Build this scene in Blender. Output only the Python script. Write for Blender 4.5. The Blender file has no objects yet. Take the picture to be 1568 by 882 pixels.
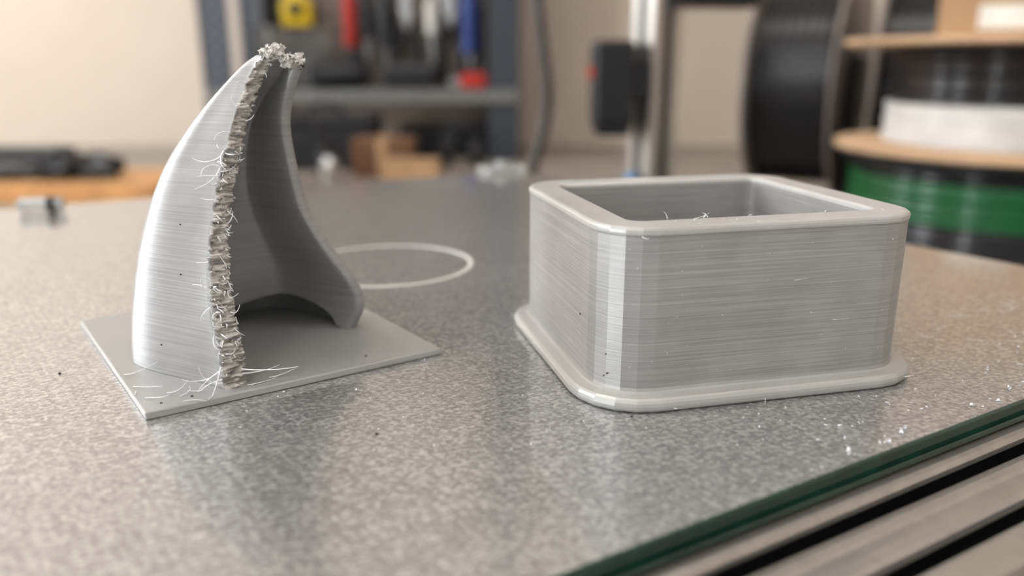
import bpy, bmesh, random
from math import *
from mathutils import Vector, Matrix, noise
random.seed(7)
MM=0.001
sc=bpy.context.scene
sc.view_settings.view_transform='Standard'
sc.view_settings.look='None'
sc.view_settings.exposure=0.03
sc.view_settings.gamma=0.92

# ------------------------------------------------------------------ materials
def newmat(name):
    m=bpy.data.materials.new(name);m.use_nodes=True
    nt=m.node_tree;b=nt.nodes['Principled BSDF'];return m,nt,b
def mat(name,col,rough=.5,metal=0,var=.08,scale=60,bump=0,coat=0,trans=0,emit=0,stretch=(1,1,1),bdist=.0005):
    m,nt,b=newmat(name);N=nt.nodes;L=nt.links
    tc=N.new('ShaderNodeTexCoord');mp=N.new('ShaderNodeMapping');mp.inputs['Scale'].default_value=stretch
    nz=N.new('ShaderNodeTexNoise');nz.inputs['Scale'].default_value=scale;nz.inputs['Detail'].default_value=4
    L.new(tc.outputs['Object'],mp.inputs['Vector']);L.new(mp.outputs['Vector'],nz.inputs['Vector'])
    cr=N.new('ShaderNodeValToRGB')
    cr.color_ramp.elements[0].position=.3;cr.color_ramp.elements[1].position=.7
    cr.color_ramp.elements[0].color=tuple(max(0,c*(1-var)) for c in col)+(1,)
    cr.color_ramp.elements[1].color=tuple(min(1,c*(1+var)) for c in col)+(1,)
    L.new(nz.outputs['Fac'],cr.inputs['Fac']);L.new(cr.outputs['Color'],b.inputs['Base Color'])
    b.inputs['Roughness'].default_value=rough;b.inputs['Metallic'].default_value=metal
    b.inputs['Coat Weight'].default_value=coat
    b.inputs['Transmission Weight'].default_value=trans
    if bump:
        bp=N.new('ShaderNodeBump');bp.inputs['Strength'].default_value=bump;bp.inputs['Distance'].default_value=bdist
        L.new(nz.outputs['Fac'],bp.inputs['Height']);L.new(bp.outputs['Normal'],b.inputs['Normal'])
    if emit:
        b.inputs['Emission Color'].default_value=tuple(col)+(1,);b.inputs['Emission Strength'].default_value=emit
    return m

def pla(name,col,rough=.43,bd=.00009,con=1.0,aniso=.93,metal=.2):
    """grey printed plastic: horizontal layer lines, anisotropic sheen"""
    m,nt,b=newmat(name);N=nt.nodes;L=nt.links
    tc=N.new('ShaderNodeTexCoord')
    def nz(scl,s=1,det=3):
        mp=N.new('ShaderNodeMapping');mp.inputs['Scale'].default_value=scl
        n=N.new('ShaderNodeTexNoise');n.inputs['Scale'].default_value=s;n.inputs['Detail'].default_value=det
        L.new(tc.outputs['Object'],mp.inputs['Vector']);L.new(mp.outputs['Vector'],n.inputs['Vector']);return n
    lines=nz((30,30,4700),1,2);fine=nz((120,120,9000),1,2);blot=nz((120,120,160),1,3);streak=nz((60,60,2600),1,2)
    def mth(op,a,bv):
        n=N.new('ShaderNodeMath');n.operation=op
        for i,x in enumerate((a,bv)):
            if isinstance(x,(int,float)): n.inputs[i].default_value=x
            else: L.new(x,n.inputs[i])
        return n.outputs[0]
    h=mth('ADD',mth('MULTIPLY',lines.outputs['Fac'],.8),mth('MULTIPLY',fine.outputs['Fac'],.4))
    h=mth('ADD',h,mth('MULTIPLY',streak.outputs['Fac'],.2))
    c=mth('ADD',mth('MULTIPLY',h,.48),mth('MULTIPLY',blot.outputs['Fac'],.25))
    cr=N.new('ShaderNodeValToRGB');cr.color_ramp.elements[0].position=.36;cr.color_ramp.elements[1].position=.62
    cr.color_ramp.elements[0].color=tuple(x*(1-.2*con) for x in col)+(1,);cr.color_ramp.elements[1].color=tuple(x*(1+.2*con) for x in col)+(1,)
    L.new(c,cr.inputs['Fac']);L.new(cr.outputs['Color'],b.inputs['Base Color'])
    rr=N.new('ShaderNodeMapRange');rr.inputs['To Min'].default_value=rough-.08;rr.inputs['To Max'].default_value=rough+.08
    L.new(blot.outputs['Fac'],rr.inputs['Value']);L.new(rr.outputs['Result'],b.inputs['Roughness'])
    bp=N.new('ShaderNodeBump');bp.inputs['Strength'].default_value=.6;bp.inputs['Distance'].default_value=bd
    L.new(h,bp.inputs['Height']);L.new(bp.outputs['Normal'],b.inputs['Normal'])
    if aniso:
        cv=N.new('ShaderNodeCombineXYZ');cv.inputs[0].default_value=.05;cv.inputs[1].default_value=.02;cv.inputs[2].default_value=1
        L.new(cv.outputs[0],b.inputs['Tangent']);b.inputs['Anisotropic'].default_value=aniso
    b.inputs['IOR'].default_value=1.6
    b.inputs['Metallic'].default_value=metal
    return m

def bedmat():
    m,nt,b=newmat('textured_bed_glass');N=nt.nodes;L=nt.links
    tc=N.new('ShaderNodeTexCoord')
    mp=N.new('ShaderNodeMapping');mp.inputs['Rotation'].default_value=(0,0,radians(-31));mp.inputs['Scale'].default_value=(1,1.25,1)
    L.new(tc.outputs['Object'],mp.inputs['Vector'])
    n1=N.new('ShaderNodeTexNoise');n1.inputs['Scale'].default_value=2400;n1.inputs['Detail'].default_value=5;n1.inputs['Roughness'].default_value=.7
    n2=N.new('ShaderNodeTexNoise');n2.inputs['Scale'].default_value=25;n2.inputs['Detail'].default_value=3
    vo=N.new('ShaderNodeTexVoronoi');vo.inputs['Scale'].default_value=2000
    vg=N.new('ShaderNodeTexVoronoi');vg.inputs['Scale'].default_value=850;vg.inputs['Randomness'].default_value=.3
    for n in (n1,vo,vg): L.new(mp.outputs['Vector'],n.inputs['Vector'])
    L.new(tc.outputs['Object'],n2.inputs['Vector'])
    hs=N.new('ShaderNodeSeparateColor');L.new(vo.outputs['Color'],hs.inputs[0])
    mixf=N.new('ShaderNodeMix');mixf.inputs[0].default_value=.3
    L.new(n1.outputs['Fac'],mixf.inputs[2]);L.new(hs.outputs[0],mixf.inputs[3])
    mixg=N.new('ShaderNodeMix');mixg.inputs[0].default_value=.16
    L.new(mixf.outputs[0],mixg.inputs[2]);L.new(vg.outputs['Distance'],mixg.inputs[3])
    cr=N.new('ShaderNodeValToRGB');e=cr.color_ramp.elements
    e[0].position=.27;e[0].color=(.18,.181,.18,1);e[1].position=.72;e[1].color=(.68,.678,.67,1)
    x=e.new(.49);x.color=(.365,.365,.362,1)
    L.new(mixg.outputs[0],cr.inputs['Fac'])
    mx=N.new('ShaderNodeMix');mx.data_type='RGBA';mx.blend_type='MULTIPLY';mx.inputs[0].default_value=.4
    c2=N.new('ShaderNodeValToRGB');c2.color_ramp.elements[0].position=.3;c2.color_ramp.elements[0].color=(.75,.75,.75,1);c2.color_ramp.elements[1].position=.7
    L.new(n2.outputs['Fac'],c2.inputs['Fac'])
    L.new(cr.outputs['Color'],mx.inputs[6]);L.new(c2.outputs['Color'],mx.inputs[7]);L.new(mx.outputs[2],b.inputs['Base Color'])
    b.inputs['Metallic'].default_value=.5
    b.inputs['Roughness'].default_value=.30
    b.inputs['Coat Weight'].default_value=1.0;b.inputs['Coat Roughness'].default_value=.07;b.inputs['Coat IOR'].default_value=1.75
    bp=N.new('ShaderNodeBump');bp.inputs['Strength'].default_value=.3;bp.inputs['Distance'].default_value=.0001
    L.new(mixf.outputs[0],bp.inputs['Height']);L.new(bp.outputs['Normal'],b.inputs['Normal'])
    bp2=N.new('ShaderNodeBump');bp2.inputs['Strength'].default_value=.03;bp2.inputs['Distance'].default_value=.0001
    L.new(n1.outputs['Fac'],bp2.inputs['Height']);L.new(bp2.outputs['Normal'],b.inputs['Coat Normal'])
    return m

def dotsmat(name,col,hole,pitch,rad,axes=('X','Z')):
    m,nt,b=newmat(name);N=nt.nodes;L=nt.links
    tc=N.new('ShaderNodeTexCoord');sp=N.new('ShaderNodeSeparateXYZ');L.new(tc.outputs['Object'],sp.inputs[0])
    def mth(op,a,bv=0):
        n=N.new('ShaderNodeMath');n.operation=op
        for i,x in enumerate((a,bv)):
            if isinstance(x,(int,float)): n.inputs[i].default_value=x
            else: L.new(x,n.inputs[i])
        return n.outputs[0]
    q=[]
    for a in axes:
        f=mth('SUBTRACT',mth('FRACT',mth('MULTIPLY',sp.outputs[a],1/pitch)),.5);q.append(mth('MULTIPLY',f,f))
    d=mth('SQRT',mth('ADD',q[0],q[1]));k=mth('LESS_THAN',d,rad)
    mx=N.new('ShaderNodeMix');mx.data_type='RGBA';mx.inputs[6].default_value=tuple(col)+(1,);mx.inputs[7].default_value=tuple(hole)+(1,)
    L.new(k,mx.inputs[0]);L.new(mx.outputs[2],b.inputs['Base Color']);b.inputs['Roughness'].default_value=.5
    return m

M={}
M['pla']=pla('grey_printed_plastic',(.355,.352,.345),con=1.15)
M['plalit']=pla('grey_printed_plastic_lit_rim',(.46,.457,.445),.33,.00003,.5,0,.15)  # paler copy of the plastic: bright rim and edge highlights put into its colour
M['plad']=pla('grey_printed_plastic_horn',(.355,.355,.355),con=.8)
M['plate']=pla('grey_printed_plastic_plate',(.35,.35,.345),.36,.00003,.5,0,.15)
M['torn']=mat('torn_plastic',(.50,.48,.45),.5,var=.45,scale=1700,bump=1,stretch=(.35,.35,2.2),bdist=.0004)
M['tornl']=mat('torn_plastic_pale',(.60,.58,.55),.5,var=.35,scale=1500,bump=1,bdist=.0004)
M['hair']=mat('plastic_strings',(.84,.85,.88),.35,var=.05)
M['ring']=mat('thin_skirt_plastic',(.60,.60,.58),.4,var=.05)
M['bed']=bedmat()
M['green']=mat('green_glass_edge',(.008,.045,.032),.08,var=.3,scale=300,coat=.5)
M['alu']=mat('anodised_aluminium',(.46,.44,.41),.36,metal=.75,var=.08,scale=400)
M['alud']=mat('dark_aluminium',(.16,.16,.165),.4,metal=.7)
M['black']=mat('black_plastic',(.012,.012,.014),.4)
M['blackr']=mat('black_rubber',(.02,.02,.022),.6)
M['greycable']=mat('grey_cable',(.06,.055,.05),.5)
M['wall']=mat('cream_wall_paint',(.61,.53,.45),.8,var=.04,scale=4)
M['ceil']=mat('white_ceiling_paint',(.8,.78,.75),.9,var=.03,scale=4)
M['floor']=mat('grey_floor_vinyl',(.28,.26,.24),.6,var=.15,scale=12)
M['bench']=mat('bench_laminate',(.28,.245,.21),.5,var=.15,scale=8,stretch=(1,8,1))
M['wood']=mat('pine_board',(.56,.31,.13),.55,var=.25,scale=30,stretch=(1,8,1))
M['card']=mat('cardboard',(.45,.29,.165),.8,var=.1,scale=40)
M['cardd']=mat('brown_cardboard',(.17,.09,.05),.8,var=.1,scale=40)
M['cardi']=mat('spool_cardboard',(.58,.40,.25),.75,var=.08,scale=60)
M['filb']=mat('black_filament',(.010,.010,.012),.25,coat=.4)
M['filw']=mat('white_filament',(.70,.70,.69),.35)
M['filg']=mat('green_filament',(.0,.105,.025),.3,coat=.3)
M['spoolgrey']=mat('smoky_spool_plastic',(.20,.175,.16),.35)
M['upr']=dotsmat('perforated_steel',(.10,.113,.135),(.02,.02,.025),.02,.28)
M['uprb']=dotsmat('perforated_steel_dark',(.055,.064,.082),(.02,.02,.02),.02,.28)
M['peg']=dotsmat('pegboard_grey',(.20,.17,.145),(.05,.045,.04),.025,.2)
M['steel']=mat('shelf_steel',(.20,.20,.19),.45,metal=.3)
M['chrome']=mat('tool_steel',(.5,.5,.5),.3,metal=.9)
M['red']=mat('red_plastic',(.50,.03,.02),.4)
M['yellow']=mat('yellow_plastic',(.80,.56,.02),.4)
M['blue']=mat('blue_plastic',(.02,.05,.22),.4)
M['lblue']=mat('light_blue_plastic',(.15,.35,.65),.4)
M['label']=mat('white_label',(.74,.73,.68),.6)
M['clear']=mat('clear_plastic',(.8,.82,.82),.15,trans=.6)
M['speck']=mat('dark_speck',(.03,.02,.02),.6)
M['lamp']=mat('lamp_diffuser',(1,.96,.91),.5,emit=6.5,var=0)
M['winp']=mat('window_daylight',(.93,.96,1.0),.5,emit=10,var=0)
M['winp2']=mat('window_daylight_bright',(.94,.97,1.0),.5,emit=32,var=0)

# ------------------------------------------------------------------ helpers
def link(o,parent=None):
    sc.collection.objects.link(o)
    if parent: o.parent=parent
    return o
def mesh(name,verts,faces,mats,parent=None,smooth=False,fm=None,loc=(0,0,0),rz=0,rot=None):
    me=bpy.data.meshes.new(name)
    me.from_pydata([tuple(c*MM for c in v) for v in verts],[],faces)
    for m in (mats if isinstance(mats,list) else [mats]): me.materials.append(M[m])
    if fm:
        for p,i in zip(me.polygons,fm): p.material_index=i
    if smooth:
        for p in me.polygons: p.use_smooth=True
    me.update()
    bm=bmesh.new();bm.from_mesh(me);bmesh.ops.recalc_face_normals(bm,faces=bm.faces);bm.to_mesh(me);bm.free()
    o=bpy.data.objects.new(name,me);o.location=Vector(loc)*MM
    o.rotation_euler=rot if rot else (0,0,rz)
    return link(o,parent)
def empty(name,loc=(0,0,0),rz=0):
    o=bpy.data.objects.new(name,None);o.empty_display_size=.02;o.location=Vector(loc)*MM;o.rotation_euler=(0,0,rz);return link(o)
def box(name,x0,x1,y0,y1,z0,z1,m,parent=None,bev=0,rz=0,loc=(0,0,0),rot=None):
    v=[(x,y,z) for x in (x0,x1) for y in (y0,y1) for z in (z0,z1)]
    f=[(0,1,3,2),(4,6,7,5),(0,4,5,1),(2,3,7,6),(0,2,6,4),(1,5,7,3)]
    o=mesh(name,v,f,m,parent,rz=rz,loc=loc,rot=rot)
    if bev:
        b=o.modifiers.new('b','BEVEL');b.width=bev*MM;b.segments=3
    return o
def lathe(name,prof,m,parent=None,n=48,loc=(0,0,0),rot=(0,0,0),fmi=None,smooth=True,closed=False):
    v=[];f=[];fm=[]
    for j,(r,z) in enumerate(prof):
        for i in range(n):
            a=2*pi*i/n;v.append((r*cos(a),r*sin(a),z))
    J=len(prof)
    for j in range(J-1+(1 if closed else 0)):
        for i in range(n):
            a=j*n+i;b=j*n+(i+1)%n;c=((j+1)%J)*n+(i+1)%n;d=((j+1)%J)*n+i
            f.append((a,b,c,d));fm.append(fmi[j] if fmi else 0)
    if not closed:
        f.append(tuple(range(n)));fm.append(0);f.append(tuple((J-1)*n+i for i in range(n)));fm.append(fmi[-1] if fmi else 0)
    o=mesh(name,v,f,m,parent,smooth,fm,loc=loc,rot=rot)
    o.data.set_sharp_from_angle(angle=radians(40)) if hasattr(o.data,'set_sharp_from_angle') else None
    return o
def tube(name,pts,r,m,parent=None):
    cu=bpy.data.curves.new(name,'CURVE');cu.dimensions='3D';cu.bevel_depth=r*MM;cu.bevel_resolution=3;cu.use_fill_caps=True
    sp=cu.splines.new('NURBS');sp.points.add(len(pts)-1);sp.use_endpoint_u=True;sp.order_u=4 if len(pts)>3 else len(pts)
    for p,q in zip(sp.points,pts): p.co=(q[0]*MM,q[1]*MM,q[2]*MM,1)
    cu.materials.append(M[m]);o=bpy.data.objects.new(name,cu);return link(o,parent)
def cr(P,t):
    n=len(P)-1;x=min(max(t,0),1)*n;i=min(int(x),n-1);f=x-i
    p1=P[i];p2=P[i+1];p0=P[i-1] if i>0 else p1*2-p2;p3=P[i+2] if i+2<=n else p2*2-p1
    return .5*((2*p1)+(p2-p0)*f+(2*p0-5*p1+4*p2-p3)*f*f+(3*p1-p0-3*p2+p3)*f**3)
def strings(name,items,r,m,parent=None):
    cu=bpy.data.curves.new(name,'CURVE');cu.dimensions='3D';cu.bevel_depth=r*MM;cu.bevel_resolution=1
    for pts,rs in items:
        sp=cu.splines.new('POLY');sp.points.add(len(pts)-1)
        for i,(p,q) in enumerate(zip(sp.points,pts)):
            p.co=(q[0]*MM,q[1]*MM,q[2]*MM,1);p.radius=rs*(1-.75*i/(len(pts)-1))
    cu.materials.append(M[m]);return link(bpy.data.objects.new(name,cu),parent)
def hair(p,d,l,curl,n=7):
    pts=[p.copy()];d=d.normalized();ax=Vector((random.uniform(-1,1),random.uniform(-1,1),random.uniform(-1,1))).normalized()
    for i in range(n):
        d=(Matrix.Rotation(curl/n*random.uniform(.3,1.7),3,ax)@d);pts.append(pts[-1]+d*l/n)
    return pts
def blob(p,r): return ([Vector(p)-Vector((r,0,0)),Vector(p),Vector(p)+Vector((r,0,r*.3))],random.uniform(.8,1.2))

# ------------------------------------------------------------------ printed square box
def rring(w,l,r,off,z,ns=5):
    pts=[];rr=max(r+off,.3)
    for (cx,cy,a0) in ((r,r,pi),(w-r,r,1.5*pi),(w-r,l-r,0),(r,l-r,.5*pi)):
        for k in range(ns+1):
            a=a0+k*pi/2/ns;pts.append((cx+rr*cos(a),cy+rr*sin(a),z))
    return pts
W_,L_,Rr=42.5,39.0,6.2
prof=[(1.9,0),(2.15,.12),(2.35,.4),(2.42,.8),(2.38,1.2),(2.2,1.5),(1.9,1.68),(.6,1.78),(.2,1.9),(0.02,2.2),(0,2.6),(0,20.75),(.12,20.9),(.17,21.15),(.15,21.45),(.02,21.7),(-.25,21.84),(-.6,21.87),(-3.9,21.85),(-4.25,21.78),(-4.45,21.5),(-4.5,21.1),(-4.5,2.0)]
v=[];f=[];fm=[]
for o,z in prof: v+=rring(W_,L_,Rr,o,z)
n=24
for j in range(len(prof)-1):
    for i in range(n):
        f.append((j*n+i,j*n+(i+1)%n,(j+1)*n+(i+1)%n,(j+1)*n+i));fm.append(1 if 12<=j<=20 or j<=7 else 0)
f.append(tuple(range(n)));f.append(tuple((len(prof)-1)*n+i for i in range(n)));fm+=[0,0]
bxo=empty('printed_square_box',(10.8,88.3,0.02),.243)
mesh('box_body',v,f,['pla','plalit'],bxo,fm=fm)
wh=[]
def wl_(x,y,z,dx,dy,dz,l,c=1.2,r=.7): wh.append((hair(Vector((x,y,z)),Vector((dx,dy,dz)),l,c,8),r))
wl_(9,4.3,21.9,-.1,0,1,1.1,1.2,.9);wl_(13.5,4.0,21.9,.8,0,.5,1.3,2,1);wl_(14.2,4.2,21.9,-.5,0,.8,1.0,2,1);wl_(12,3.5,21.9,1,0,.15,2.2,.5,.6)
wl_(30,3.9,21.9,.6,.2,.6,.8,1.5,.9);wl_(20,4.1,21.9,-.7,0,.5,.8,1.5,.8)
wl_(42.5,12,11,.6,-.3,-.6,.9,1.5,.9);wl_(42.5,8,10,.5,-.2,.3,.8);wl_(4,-.05,20.9,.4,-.3,-.5,.9)
wl_(8,-2.3,.5,.3,-1,-.05,1.3);wl_(20,-2.3,.5,-.3,-1,0,1.0);wl_(40,-2.0,1.2,.6,-1,.4,1.3);wl_(-2.2,22,1,-1,.1,.3,1.0);wl_(-2.2,12,1,-1,-.4,.5,.9)
wl_(24,-.05,14.5,1,-.02,.05,2.0,.1,.35);wl_(30,-.05,9,1,-.02,0,2.6,.1,.3)
for k in range(34): 
    x=random.uniform(2,38);wl_(x,-.04,random.uniform(3,20),random.uniform(-.3,.3),-.1,random.uniform(-1,1),random.uniform(.06,.2),.2,random.uniform(.3,.8))
for k in range(18):
    x=random.uniform(2,40);wl_(x,random.uniform(.3,4),21.88,random.uniform(-1,1),random.uniform(-1,1),.1,random.uniform(.15,.4),.5,random.uniform(.5,1))
strings('whiskers',wh,.075,'hair',bxo)
strings('dark_specks',[blob((.9,1.2,4.2),.16),blob((-.03,9,9.3),.07),blob((.6,1.6,3.8),.1),blob((.7,1.4,6.6),.09)],.12,'speck',bxo)

# ------------------------------------------------------------------ broken horn print
T=[(-35.3,92.2,1.0),(-35.7,93.1,5.6),(-36.7,94.6,10.1),(-37.2,96.1,13.9),(-37.4,97.7,17.7),(-37.2,99.7,22.2),(-36.7,101.7,26.4),(-36.0,103.6,30.3),(-35.1,105.6,34.2),(-34.0,107.5,37.9),(-32.9,108.3,39.9),(-31.9,108.8,40.9)]
Lf=[(-51.9,104.0,1.0),(-51.6,104.3,5.2),(-51.0,104.8,9.7),(-50.1,105.3,14.6),(-49.0,105.9,18.9),(-47.5,106.5,23.2),(-45.7,107.2,27.0),(-43.4,107.9,30.5),(-40.8,108.6,33.8),(-38.0,109.4,36.8),(-35.2,110.2,39.5),(-32.9,111.0,41.2)]
Rt=[(-24.3,118.0,1.0),(-22.7,117.4,4.8),(-23.6,116.7,8.8),(-25.8,116.1,12.4),(-28.0,115.5,16.3),(-29.5,114.8,20.0),(-30.2,114.2,24.3),(-30.6,113.5,28.5),(-30.6,112.9,31.7),(-29.9,112.3,34.8),(-28.6,111.6,37.8),(-27.6,111.0,39.8)]
T=[Vector(p) for p in T];Lf=[Vector(p) for p in Lf];Rt=[Vector(p) for p in Rt]
Bk=[]
for i in range(12):
    t=i/11;mid=(Lf[i]+Rt[i])/2;d=(mid-T[i]);d.z=0;d.normalize();Bk.append(mid+d*(11*(1-t)**.8+1.4))
def S(u,v):
    return cr([cr(T,v),cr(Lf,v),cr(Bk,v),cr(Rt,v)],u)
def arch(u):
    if .46<u<.966: return .098*max(0,sin(pi*(u-.46)/.506))**.55
    return 0
NV=360;NU=56
horn=empty('broken_horn_print')
grid=[];inner=[]
for j in range(NV+1):
    row=[];ri=[]
    for i in range(NU+1):
        u=i/NU;a=arch(u);v_=a+(1-a)*j/NV
        p=S(u,v_);e=1e-3
        du=S(min(u+e,1),v_)-S(max(u-e,0),v_);dv=S(u,min(v_+e,1))-S(u,max(v_-e,0))
        nn=du.cross(dv);nn.normalize()
        th=(2.3+.9*max(0,1-u*2))*(1-.3*v_)
        c=(cr(T,v_)+cr(Rt,v_))/2
        if nn.dot(c-p)<0 and u>.1 and u<.9: nn=-nn
        row.append(p);ri.append((p,nn,th))
    k=NU//2
    out=[None]*(NU+1);out[k]=ri[k][1]
    for i in range(k-1,-1,-1):
        q=ri[i][1];out[i]=q if q.dot(out[i+1])>0 else -q
    for i in range(k+1,NU+1):
        q=ri[i][1];out[i]=q if q.dot(out[i-1])>0 else -q
    grid.append(row);inner.append([ri[i][0]+Vector((out[i].x,out[i].y,out[i].z*.3))*ri[i][2] for i in range(NU+1)])
verts=[];faces=[];fm=[]
NR=14
def jag(k,z,kk=1):
    zl=floor(z/.3)
    step=noise.noise(Vector((zl*3.7,k*.13,7.7)))*.6
    return step+noise.noise(Vector((z*.8,k*.15,3.1)))*.8+noise.noise(Vector((z*2.6,k*.3,5.1)))*.45+noise.noise(Vector((zl*5.1,k*.9,9.7)))*.25
for j in range(NV+1):
    ring=[]
    Ti=inner[j][0];To=grid[j][0]
    tang=(grid[j][0]-grid[j][2]);tang.normalize()
    for i in range(NU+1):
        p=grid[j][i].copy()
        if i==0: p+=tang*jag(0,p.z)*.55
        ring.append(p)
    Ro,Ri=grid[j][NU],inner[j][NU];tr=(grid[j][NU]-grid[j][NU-2]);tr.normalize();th=(Ro-Ri).length/2
    for k in range(1,6):
        a=pi*k/6;ring.append((Ro+Ri)/2+(Ro-Ri)/2*cos(a)+tr*th*sin(a)*.7)
    for i in range(NU,-1,-1):
        p=inner[j][i].copy()
        if i==0: p+=tang*jag(NR,p.z)*.9
        ring.append(p)
    for k in range(1,NR):
        s=k/NR;p=Ti.lerp(To,s)+tang*(.15*sin(pi*s)+jag(k,Ti.z)*.85);ring.append(p)
    w0=16
    if j>NV-w0:
        q=(j-(NV-w0))/w0
        for p in ring:
            p+=Vector((noise.noise(p*1.7),noise.noise(p*1.9+Vector((5,5,5))),noise.noise(p*1.4+Vector((9,1,4)))))*q*1.2
    rowlen=len(ring)
    for p in ring: p.z=max(p.z,.95)
    verts+=ring
for j in range(NV):
    for i in range(rowlen):
        a=j*rowlen+i;b=j*rowlen+(i+1)%rowlen
        faces.append((a,b,b+rowlen,a+rowlen))
        fm.append(1 if (i>=2*NU+6 or j>=NV-13) else 0)
for j,mi in ((0,0),(NV,1)):
    for i in range(NU):
        o1=j*rowlen+i;o2=o1+1;i1=j*rowlen+(2*NU+6)-i;i2=i1-1
        faces.append((o1,o2,i2,i1));fm.append(mi)
    faces.append(tuple([j*rowlen+NU+k for k in range(0,7)]));fm.append(mi)
    faces.append(tuple([j*rowlen+2*NU+6+k for k in range(NR)]+[j*rowlen]));fm.append(mi)
mesh('shell',verts,faces,['plad','torn'],horn,smooth=True,fm=fm)
bm=bmesh.new()
for k in range(30):
    s=random.random();c=Vector((-31.6,108.6,41.0)).lerp(Vector((-27.6,110.4,40.2)),s)
    c+=Vector((random.gauss(0,.3),random.gauss(0,.45),random.gauss(0,.4)))
    r=random.uniform(.35,.8)
    mtx=Matrix.Translation(c)@Matrix.Rotation(random.uniform(0,3),4,'X')@Matrix.Diagonal((random.uniform(.6,1.5),random.uniform(.6,1.2),random.uniform(.3,.9),1))
    g=bmesh.ops.create_icosphere(bm,subdivisions=3,radius=r,matrix=mtx)
    for w in g['verts']: w.co+=Vector((noise.noise(w.co*2.6),noise.noise(w.co*2.6+Vector((7,0,0))),noise.noise(w.co*2.6+Vector((0,7,0)))))*.5
for w in bm.verts: w.co*=MM
me=bpy.data.meshes.new('broken_tip');bm.to_mesh(me);bm.free();me.materials.append(M['tornl']);link(bpy.data.objects.new('broken_tip',me),horn)
vb=[];fb=[]
for j in range(21):
    for i in range(31):
        u=.40+.585*i/30;v_=.24*j/20;p=S(u,v_)
        c=(cr(T,v_)+cr(Rt,v_))/2;d=p-c;d.z=0;d.normalize()
        p=p+d*(3.2*sin(pi*i/30)*(1-j/20)**.7);p.z=max(p.z,.95);vb.append(p)
for j in range(20):
    for i in range(30):
        a=j*31+i;fb.append((a,a+1,a+32,a+31))
mesh('arch_shade_wall',vb,fb,'plad',horn,smooth=True)  # added wall behind the arch, keeps light out so the opening stays dark
pc=[(-42.3,85.5),(-10,107.3),(-35.3,141.9),(-67.6,120.1)]
def poly(name,pts,z0,z1,mats,parent=None,bev=0,sidei=0):
    n=len(pts);v=[(x,y,z0) for x,y in pts]+[(x,y,z1) for x,y in pts]
    f=[tuple(range(n)),tuple(range(n,2*n))]+[(i,(i+1)%n,n+(i+1)%n,n+i) for i in range(n)]
    o=mesh(name,v,f,mats,parent,fm=[0,0]+[sidei]*n)
    if bev:
        b=o.modifiers.new('b','BEVEL');b.width=bev*MM;b.segments=2
    return o
poly('base_plate',pc,.02,1.0,['plate','plalit'],horn,bev=.2,sidei=1)
items=[]
for k in range(150):
    t=random.random()
    cl=random.choice([.08,.14,.2,.24,.30,.42,.55,.60,t,t,t,t]);t=min(max(cl+random.gauss(0,.02),0),1)
    j=int(t*NV);s=random.random();base=grid[j][0].lerp(inner[j][0],s)
    d=(grid[j][0]-grid[j][3]).normalized()+Vector((random.uniform(-.6,.7),random.uniform(-.8,.1),random.uniform(-.5,.5)))
    items.append((hair(base,d,random.choice([.4,.6,.8,1.0,1.4]),random.uniform(.3,1.8),5),random.uniform(.8,2.2)))
for k in range(30):
    i=random.randint(0,NU);base=grid[NV][i].lerp(inner[NV][i],random.random())
    items.append((hair(base,Vector((random.uniform(-.7,.7),random.uniform(-.7,.3),1)),random.uniform(.4,1.3),.7),random.uniform(1.0,2.4)))
for t,l,c,dx,dz in ((.60,4.5,1.9,-.7,-.9),(.565,3.6,2.2,-.9,.7),(.62,2.8,1.8,-.6,.5),(.52,2.2,2.2,-.9,-.5),(.58,3.5,1.2,-.2,-1),(.54,2.6,1.6,-.8,.1),(.56,4.2,1.0,-.25,-1),(.61,3.0,2.4,-.5,-.6),(.57,2.6,2.6,-.6,.2),(.66,2.4,1.8,-.4,.4),(.74,1.8,1.6,-.8,.2),(.80,1.6,1.6,-.7,.4),(.86,1.4,1,.8,-.2),(.70,1.6,1.8,.9,-.1),(.45,2.0,1.8,.9,-.3),(.42,2.2,2.0,.9,.2),(.48,1.6,1.4,-.8,.1),(.36,1.8,1.6,.9,-.3),(.33,1.6,1.6,-.8,-.3),(.30,2.4,2.2,.6,.6),(.27,2.6,2.6,.8,-.6),(.22,2.4,2.4,.9,.1),(.24,2.8,2.0,-.6,.6),(.20,2.4,2.0,-.8,-.2),(.18,2.2,2.2,.8,-.6),(.25,2.4,2.2,-.4,.6),(.21,2.4,2.8,.3,.6),(.14,2.0,2.0,.8,-.8),(.10,2.2,2,-.6,.4),(.04,7.5,.5,2.0,-.02),(.03,5,1.4,1.6,.2),(.03,6,1.2,-1.6,-.05),(.05,5,1.2,-.6,-.6),(.02,4,1.6,-2,0),(.06,5,.6,-.15,-1),(.05,4,1.0,-.9,-.4)):
    j=int(t*NV);base=grid[j][0].lerp(inner[j][0],0 if dx<0 else .9)+Vector((-.1,-.4,0))
    items.append((hair(base,Vector((dx,-.5,dz)),l,c,12),1.5))
for x,y,dx,dy,l in ((-47,93,1,-.2,5),(-50,97,1,-.5,6),(-44,89.5,.9,.2,4),(-40,90,.8,.6,3.5),(-33,93.5,1,.45,6),(-31,96,1,.3,4),(-46,91.5,.3,-1,3),(-42,91,1,-.1,4),(-39,88.5,.6,.5,3)):
    items.append((hair(Vector((x,y,1.12)),Vector((dx,dy,0)),l,1.6,10),.9))
for it in items:
    for q in it[0]: q.z=max(q.z,1.1)
strings('torn_strings',items,.07,'hair',horn)
spk=[]
for u,v_ in ((.12,.40),(.10,.27),(.16,.08)):
    p=S(u,v_);spk.append(blob((p.x,p.y-.03,p.z),.1))
for x,y in ((-41.5,88.2),(-38.6,90.2),(-20,104)): spk.append(blob((x,y,1.05),.15))
strings('dark_specks',spk,.13,'speck',horn)

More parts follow.
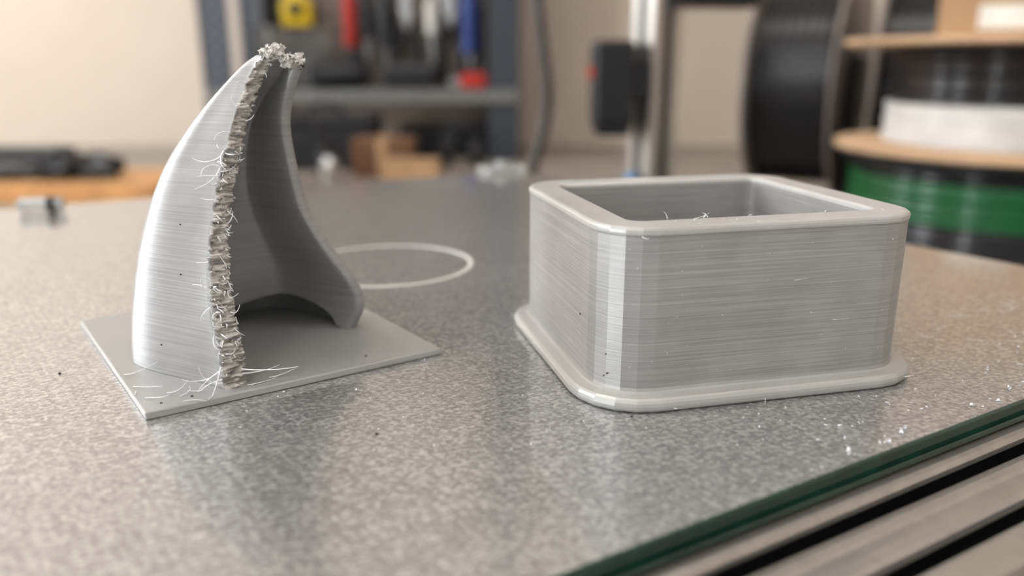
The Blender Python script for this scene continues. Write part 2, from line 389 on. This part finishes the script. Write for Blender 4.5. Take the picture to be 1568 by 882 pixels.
# ------------------------------------------------------------------ glass print bed
K=(1.5,305);R_=(124.9,128.7);P_=(-158.6,-40.3);Q_=(-287,144.6)
bed=empty('glass_print_bed')
poly('glass_plate',[P_,R_,K,Q_],-3,0,['bed','green'],bed,sidei=1)
E=Vector((.859,.512,0));Nn=Vector((.512,-.859,0));G=Vector((63.1,91.9,0))
vv=[]
prs=[(-.02,.02),(.22,-.2),(.25,-.3),(-.02,-.3)]
for s in (-255,71.5):
    for d,z in prs:
        q=G+E*s+Nn*d;vv.append((q.x,q.y,z))
ff=[(i,(i+1)%4,4+(i+1)%4,4+i) for i in range(4)]+[(0,1,2,3),(4,5,6,7)]
mesh('ground_edge',vv,ff,'green',bed)
cx=sum(p[0] for p in (K,R_,P_,Q_))/4;cy=sum(p[1] for p in (K,R_,P_,Q_))/4
poly('heater_plate',[(cx+(x-cx)*.985,cy+(y-cy)*.985) for x,y in (P_,R_,K,Q_)],-6.0,-3.02,'alud',bed)
BZ=-108
rail=empty('printer_base_frame')
def extr(name,prof,s0,s1,m,fmi=None,parent=None):
    n=len(prof);v=[]
    for s in (s0,s1):
        for d,z in prof:
            q=G+E*s+Nn*d;v.append((q.x,q.y,z))
    f=[(i,(i+1)%n,n+(i+1)%n,n+i) for i in range(n)]+[tuple(range(n)),tuple(range(n,2*n))]
    return mesh(name,v,f,m,parent,fm=(fmi+[0,0]) if fmi else None)
pr=[(-1,-3.6),(.3,-3.35),(.9,-3.3),(1.4,-3.5),(1.75,-4.0),(1.8,-4.6),(1.4,-5),(1.4,-10),(4.6,-10),(4.6,-5.4),(3.5,-5.2),(3.5,-4.6),(4.1,-4.2),(4.8,-4.0),(5.6,-4.1),(6.0,-4.4),(7.2,-4.3),(8.4,-4.3),(9.0,-4.6),(9.2,-5.3),(8.6,-5.8),(8.6,-10),(12,-10),(12,-5.8),(11.3,-5.2),(11.3,-4.7),(11.9,-4.4),(14.8,-4.4),(15.2,-4.8),(15.2,-24),(-1,-24)]
dk={6,7,8,9,20,21,22,23}
extr('slotted_rail',pr,-255,72,['alu','black'],[1 if i in dk else 0 for i in range(len(pr))],rail)
def foot(x,y): lathe('foot',[(5,BZ+.2),(9,BZ+1.5),(9,-90),(7,-88),(7,-24)],'blackr',rail,n=24,loc=(x,y,0))
for s in (-200,-20,55):
    q=G+E*s+Nn*6;foot(q.x,q.y)
for s in (-180,20):
    a=G+E*s-Nn*2;b=G+E*s-Nn*200
    c=(a+b)/2;ang=atan2(Nn.y,Nn.x)
    box('cross_rail',-100,100,-10,10,-24,-6.05,'alud',rail,loc=(c.x,c.y,0),rz=ang)
    for dd in (-90,90): foot(c.x+dd*cos(ang),c.y+dd*sin(ang))

pf=[(16.7,0.01),(16.7,.18),(16.85,.22),(17.45,.22),(17.6,.18),(17.6,.01)]
lathe('skirt_ring_print',pf,'ring',n=96,loc=(-25.5,160,0),closed=True)

cl=empty('bed_corner_clip',(-4,303,0))
box('jaw',-8,8,-5,5,.05,2.2,'clear',cl,bev=.8,rz=.5)
lathe('screw',[(2.2,2.2),(2.2,4),(1.6,4.4)],'clear',cl,n=20)
tb=empty('glass_fuse_tube',(-129,219,2.2))
lathe('glass_body',[(1.6,-5.5),(1.9,-5),(1.9,5),(1.6,5.5)],'clear',tb,n=24,rot=(0,pi/2,.2))
lathe('metal_cap',[(2.0,-1.0),(2.15,-.8),(2.15,.8),(1.2,1.2)],'black',tb,n=24,rot=(0,pi/2,.2),loc=(2.5,.5,0))

sh=[]
def fleck(x,y,z=0.06,l=.35):
    return hair(Vector((x,y,z)),Vector((random.uniform(-1,1),random.uniform(-1,1),.05)),l,1.5,3)
for k in range(110):
    s=random.uniform(-40,60);d=random.uniform(-14,-1.0) if random.random()<.75 else random.uniform(-30,-1)
    q=G+E*s+Nn*d;sh.append((fleck(q.x,q.y,.08,random.uniform(.15,.5)),random.uniform(.5,1.3)))
for k in range(9):
    q=G+E*random.uniform(-35,5)+Nn*random.uniform(-3,-1.0)
    sh.append((fleck(q.x,q.y,.2,random.uniform(.3,.6)),random.uniform(1.5,2.4)))
for k in range(110):
    x,y=random.uniform(-45,55),random.uniform(70,130)
    if (Vector((x,y,0))-G).dot(Nn)<-1: sh.append((fleck(x,y,.08,random.uniform(.1,.35)),random.uniform(.4,1.2)))
for k in range(60):
    q=G+E*random.uniform(10,58)+Nn*random.uniform(-24,-4)
    sh.append((hair(Vector((q.x,q.y,.08)),Vector((random.uniform(-1,1),random.uniform(-1,1),0)),random.uniform(1,3.5),.8,6),.3))
for it in sh:
    for q in it[0]: q.z=max(q.z,.06)
strings('plastic_shavings',sh,.11,'hair')
strings('dirt_specks',[blob((-15,82,.08),.2),blob((14,86.5,.1),.12),blob((-60,100,.1),.15)],.14,'speck')

# ------------------------------------------------------------------ room + bench
FZ=-880
box('floor',-2000,2200,-1500,1500,FZ-40,FZ,'floor')
box('ceiling',-2000,2200,-1500,1500,1750,1790,'ceil')
box('wall_back',-2000,2200,1480,1520,FZ,1750,'wall')
box('wall_right',2160,2200,-1500,1480,FZ,1750,'wall')
wl=empty('wall_left')
W2a,W2b,W2z=-1470,-1180,-600
box('below',-2000,-1960,W2b,1480,FZ,100,'wall',wl)
box('above',-2000,-1960,-1500,1480,1400,1750,'wall',wl)
box('rear',-2000,-1960,1300,1480,100,1400,'wall',wl)
box('middle',-2000,-1960,W2b,0,100,1400,'wall',wl)
box('front',-2000,-1960,-1500,W2a,FZ,1400,'wall',wl)
box('sill_wall',-2000,-1960,W2a,W2b,FZ,W2z,'wall',wl)
def window(name,y0,y1,z0,pm):
    w=empty(name)
    box('pane',-1990,-1985,y0,y1,z0,1400,pm,w)
    ys=(y0,(y0+y1)/2-20,y1-40) if y1-y0>600 else (y0,y1-30)
    for y in ys: box('mullion',-1985,-1955,y,y+(40 if y1-y0>600 else 30),z0,1400,'label',w)
    for z in (z0,1360): box('rail',-1985,-1955,y0,y1,z,z+40,'label',w)
window('window_1',0,1300,100,'winp');window('window_2',W2a,W2b,W2z,'winp2')
for i,(x,y) in enumerate(((-500,300),(700,-300),(-500,-900))):
    lp=empty('ceiling_light_panel' if i==0 else 'ceiling_light_panel.%03d'%i,(x,y,1735))
    box('frame',-320,320,-320,320,0,15,'label',lp)
    box('diffuser',-300,300,-300,300,-6,-.5,'lamp',lp)
bn=empty('workbench')
box('bench_top',-1300,1300,-150,1475,BZ-40,BZ,'bench',bn,bev=2)
for x in (-1240,1240):
    for y in (-100,1420): box('leg',x-25,x+25,y-25,y+25,FZ,BZ-40,'steel',bn)

# ------------------------------------------------------------------ shelving with tools
sv=empty('tool_shelf_rack')
def angle_post(x0,x1,y0,m): 
    box('post',x0,x1,y0,y0+3,BZ,900,m,sv); box('post_flange',x0,x0+3,y0,y0+40,BZ,900,m,sv)
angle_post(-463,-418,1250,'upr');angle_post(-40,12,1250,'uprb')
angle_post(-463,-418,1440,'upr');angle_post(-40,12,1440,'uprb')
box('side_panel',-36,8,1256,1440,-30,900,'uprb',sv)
box('shelf_board',-463,10,1245,1440,-22,-2,'steel',sv,bev=2)
box('top_shelf',-463,10,1245,1440,420,440,'steel',sv,bev=2)
box('tool_panel',-415,-42,1395,1400,0,420,'peg',sv)
def driver(name,x,y,z,m,l=70,r=13,sl=80):
    e=empty(name,(x,y,z))
    lathe('handle',[(r*.5,0),(r,4),(r*.85,l*.3),(r,l*.6),(r*.7,l*.85),(r*.5,l)],m,e,n=20)
    lathe('shaft',[(3,-sl),(3.5,-sl+3),(3.5,0)],'chrome',e,n=12)
    return e
driver('screwdriver',-262,1370,60,'red',105,12,58)
driver('screwdriver.001',-68,1370,50,'blue',120,15,50)
driver('screwdriver.002',-205,1370,60,'black',90,15,60)
driver('screwdriver.003',-130,1370,80,'label',60,10,70)
driver('screwdriver.005',-235,1370,75,'black',80,11,70)
def pliers(name,x,y,z,m):
    e=empty(name,(x,y,z))
    for s in (-1,1):
        tube('grip',[(s*4,0,0),(s*20,0,-25),(s*22,0,-60),(s*14,0,-95)],7,m,e)
        tube('jaw',[(-s*2,0,-5),(s*9,0,12),(s*5,0,30),(s*1,0,45)],5,'chrome',e)
    lathe('pivot',[(8,-6),(9,-4),(9,4),(8,6)],'chrome',e,n=20,rot=(pi/2,0,0));return e
pliers('pliers',-170,1370,98,'black');pliers('pliers.001',-100,1375,102,'black')
tm=empty('tape_measure',(-345,1370,120))
lathe('case',[(20,-14),(24,-12),(24,12),(20,14)],'yellow',tm,n=32,rot=(pi/2,0,0))
lathe('dial',[(11,-15.5),(12,-15),(12,15),(11,15.5)],'black',tm,n=32,rot=(pi/2,0,0))
box('foot',-24,24,-12,12,-26,-12,'yellow',tm,bev=3)
driver('screwdriver.004',-395,1370,95,'black',90,18,50)
wb=empty('wire_basket',(-345,1330,0))
for i in range(15):
    x=-60+i*8.5
    tube('wire',[(x,-30,2),(x,-30,30),(x,-30,60),(x,-30,85)],1.6,'steel',wb)
for z in (2,22,43,64,85):
    tube('rim',[(-62,-30,z),(0,-30,z),(62,-30,z)],1.8,'steel',wb);tube('rim',[(-62,35,z),(0,35,z),(62,35,z)],1.5,'steel',wb)
    for s in (-62,62): tube('rim',[(s,-30,z),(s,0,z),(s,35,z)],1.5,'steel',wb)
box('floor_mesh',-62,62,-30,35,.2,3,'steel',wb)
box('contents',-50,50,-22,28,3,60,'alud',wb,bev=6)
ut=empty('utility_knife',(-52,1300,-2))
box('body',-28,28,-10,10,.2,24,'red',ut,bev=6);box('blade_nose',-45,-28,-4,4,5,16,'chrome',ut,bev=2)
hd=empty('heat_gun',(-265,1300,-2))
lathe('barrel',[(14,-45),(20,-40),(22,0),(22,30),(15,40)],'black',hd,n=28,rot=(0,pi/2,0),loc=(0,0,22.2))
box('grip',10,34,-12,12,20,60,'black',hd,bev=6)
bx=empty('parts_tin',(-160,1310,-2));box('tin',-38,38,-25,25,.2,30,'black',bx,bev=4);box('lid',-40,40,-27,27,30,36,'alud',bx,bev=2)
# items under the shelf, on bench
cb=empty('small_cardboard_box',(-122,1010,BZ));box('carton',-32,32,-25,25,0,29,'card',cb,bev=1);box('flap',-32,32,-26,0,29,30.5,'card',cb)
cb2=empty('brown_carton',(-170,1090,BZ));box('carton',-40,40,-30,30,0,50,'cardd',cb2,bev=1);box('tape_strip',-6,6,-30.5,30.5,0,50.5,'card',cb2)
def headset(name,x,y,s=1):
    e=empty(name,(x,y,BZ))
    for q in (-1,1): lathe('cup',[(12*s,-8),(22*s,-6),(24*s,4),(14*s,10)],'black',e,n=28,rot=(0,q*pi/2,0),loc=(q*26*s,0,24*s))
    tube('band',[(-26*s,0,24*s),(-34*s,0,60*s),(0,0,92*s),(34*s,0,60*s),(26*s,0,24*s)],4*s,'black',e);return e
headset('ear_defenders',-260,1010,1.05);headset('ear_defenders.001',-75,1190,.8)
tl=empty('toolbox',(-265,1170,BZ));box('case',-75,75,-40,40,0,62,'black',tl,bev=6);box('lid',-76,76,-41,41,62,76,'blackr',tl,bev=5);tube('handle',[(-25,0,76),(-22,0,94),(22,0,94),(25,0,76)],4,'black',tl)
tl2=empty('power_drill_case',(-90,1330,BZ));box('case',-90,60,-40,40,0,50,'black',tl2,bev=6);box('latch',-20,0,-44,-40,20,36,'alud',tl2,bev=1)
lathe('spray_can',[(11,BZ),(12,BZ+2),(12,BZ+30),(7,BZ+35),(5,BZ+39)],'chrome',n=24,loc=(-216,960,0))
wbrd=empty('pine_board_stack',(0,0,0))
box('board_a',-700,-372,850,1010,BZ+.2,BZ+10,'wood',wbrd,bev=1);box('board_b',-680,-385,860,1015,BZ+10.1,BZ+19,'wood',wbrd,bev=1)
cs=empty('cable_pile',(-500,925,BZ+19.1))
for k in range(18):
    pts=[]
    for q in range(10):
        pts.append((random.uniform(-90,60),random.uniform(-30,30),random.uniform(5,30)*(1-abs(q-5)/8)))
    for p in range(len(pts)): pts[p]=(pts[p][0],pts[p][1],max(5,pts[p][2]))
    tube('cable',pts,4.6,'black',cs)
pb=empty('power_supply_brick',(-560,930,BZ+19.1));box('brick',-50,50,-25,25,0,34,'black',pb,bev=5);box('label_plate',-30,30,-25.4,-25,6,20,'alud',pb)

# ------------------------------------------------------------------ printer upright + parts
up=empty('printer_upright_post',(0,0,0))
def vslot(name,a,z0,z1,parent,loc,rz):
    h=a/2;q=[];base=[(h,-h+.8),(h,-3.2),(h-1.8,-3.0),(h-1.8,-5.2),(h-3,-5.2),(h-6,-2.6),(h-6,2.6),(h-3,5.2),(h-1.8,5.2),(h-1.8,3.0),(h,3.2),(h,h-.8),(h-.8,h)]
    for k in range(4):
        for x,y in base: 
            c,s=cos(k*pi/2),sin(k*pi/2);q.append((x*c-y*s,x*s+y*c))
    n=len(q);v=[(x,y,z0) for x,y in q]+[(x,y,z1) for x,y in q]
    f=[(i,(i+1)%n,n+(i+1)%n,n+i) for i in range(n)]+[tuple(range(n)),tuple(range(n,2*n))]
    fm=[1 if 1<=(i%13)<=9 else 0 for i in range(n)]+[0,0]
    return mesh(name,v,f,['alu','alud'],parent,fm=fm,loc=loc,rz=rz)
vslot('extrusion',20,BZ+2,520,up,(82,480,0),radians(31))
box('foot_bracket',-18,18,-18,18,BZ+.2,BZ+20,'black',up,bev=2,loc=(82,480,0),rz=radians(31))
box('bracket_arm',8,56,-14,10,69,98,'black',up,bev=3,loc=(82,480,0),rz=.1)
box('end_stop_body',-11,11,-14,14,4,51,'black',up,bev=3,loc=(56,468,0))
box('end_stop_cap',-9,9,-15,15,0,4,'black',up,bev=1,loc=(56,468,0))
box('end_stop_connector',-13,-11,-8,2,31,37,'red',up,loc=(56,468,0))
box('end_stop_mount',8,20,-6,12,20,40,'black',up,loc=(56,468,0))
box('cable_plug',-16,-10,-13,-7,-30,-23,'lblue',up,bev=1.5,loc=(82,480,0))
tube('printer_cable',[(8,505,200),(11,505,110),(15,502,70),(19,500,42),(22,500,20),(20,500,0),(13,500,-18),(10,500,-40),(14,495,BZ+8)],3.6,'greycable')

# ------------------------------------------------------------------ filament spools
def spool(name,loc,rot,r,w,rw,mf,mw,rh=28,segs=None,ft=3.5):
    e=empty(name,loc);e.rotation_euler=rot
    for k,z in enumerate((-w/2,w/2-ft)):
        lathe('flange',[(rh,z),(r-1,z),(r,z+.8),(r,z+ft-.8),(r-1,z+ft),(rh,z+ft)],mf,e,n=72,closed=True)
    lathe('hub',[(rh,-w/2+ft),(rh+6,-w/2+ft),(rh+6,w/2-ft),(rh,w/2-ft)],mf,e,n=40,closed=True)
    segs=segs or [(-w/2+ft+.3,w/2-ft-.3,rw,mw)]
    for z0,z1,rr,mm in segs:
        p=[(rh+6.2,z0)];n=max(3,int((z1-z0)/3.0))
        for i in range(n):
            for q in range(5):
                t=(i+q/5)/n;p.append((rr+1.1*sin(pi*q/5)+.6*sin(i*2.1),z0+(z1-z0)*t))
        p.append((rh+6.2,z1));lathe('winding',p,mm,e,n=72,closed=True)
    return e
SX,SY=308,505
spool('filament_spool',(SX,SY,-46.5),(0,0,0),98,66,88,'black','filg',segs=[(-29,-4,88,'filb'),(-3.8,21,89,'filg'),(21.2,29,88,'filb')])  # winding coloured dark above and below the green band
lathe('cake_tin',[(80,BZ+.2),(84,BZ+1),(84,-81),(80,-79.8)],'blackr',n=64,loc=(SX,SY,0))
spool('filament_spool.001',(SX,SY,20.2),(0,0,.4),101,66,70,'cardi','filb',segs=[(-28.8,-4,72,'filw'),(-3.8,28.8,70,'filb')],ft=4)
crt=empty('cardboard_carton',(311,472,53.4),-.45)
box('carton',-66,66,-50,40,0,75,'card',crt,bev=1);box('label',-48,-16,-50.8,-50.2,3,15,'label',crt)
th=radians(-31)
for i,(x,y) in enumerate(((268,745),(352,695))):
    spool('filament_spool.%03d'%(i+2),(x,y,20.2),(0,pi/2,th),100,72,86,'spoolgrey','filb')
    e=empty('spool_stand' if i==0 else 'spool_stand.001',(x,y,0),th)
    for sx in (-40.5,40.5):
        box('side_plate',sx-3,sx+3,-30,30,BZ+.2,44,'black',e,bev=1)
    lathe('axle',[(9,-42),(9,42)],'alud',e,n=24,rot=(0,pi/2,0),loc=(0,0,20.2))
    box('base_bar',-43,43,-30,30,BZ+.2,BZ+8,'black',e,bev=1)

# ------------------------------------------------------------------ world, camera
wd=bpy.data.worlds.new('room_ambient');sc.world=wd;wd.use_nodes=True
bg=wd.node_tree.nodes['Background'];bg.inputs[0].default_value=(1,.985,.96,1);bg.inputs[1].default_value=.70
cam=bpy.data.cameras.new('camera');co=bpy.data.objects.new('camera',cam);link(co);sc.camera=co
co.location=(0,0,.040);co.rotation_euler=(pi/2-.2743,0,0)
cam.sensor_width=36;cam.lens=36*1234.8/1568;cam.clip_start=.005;cam.clip_end=20
cam.dof.use_dof=True;cam.dof.focus_distance=.101;cam.dof.aperture_fstop=12.5;cam.dof.aperture_blades=0
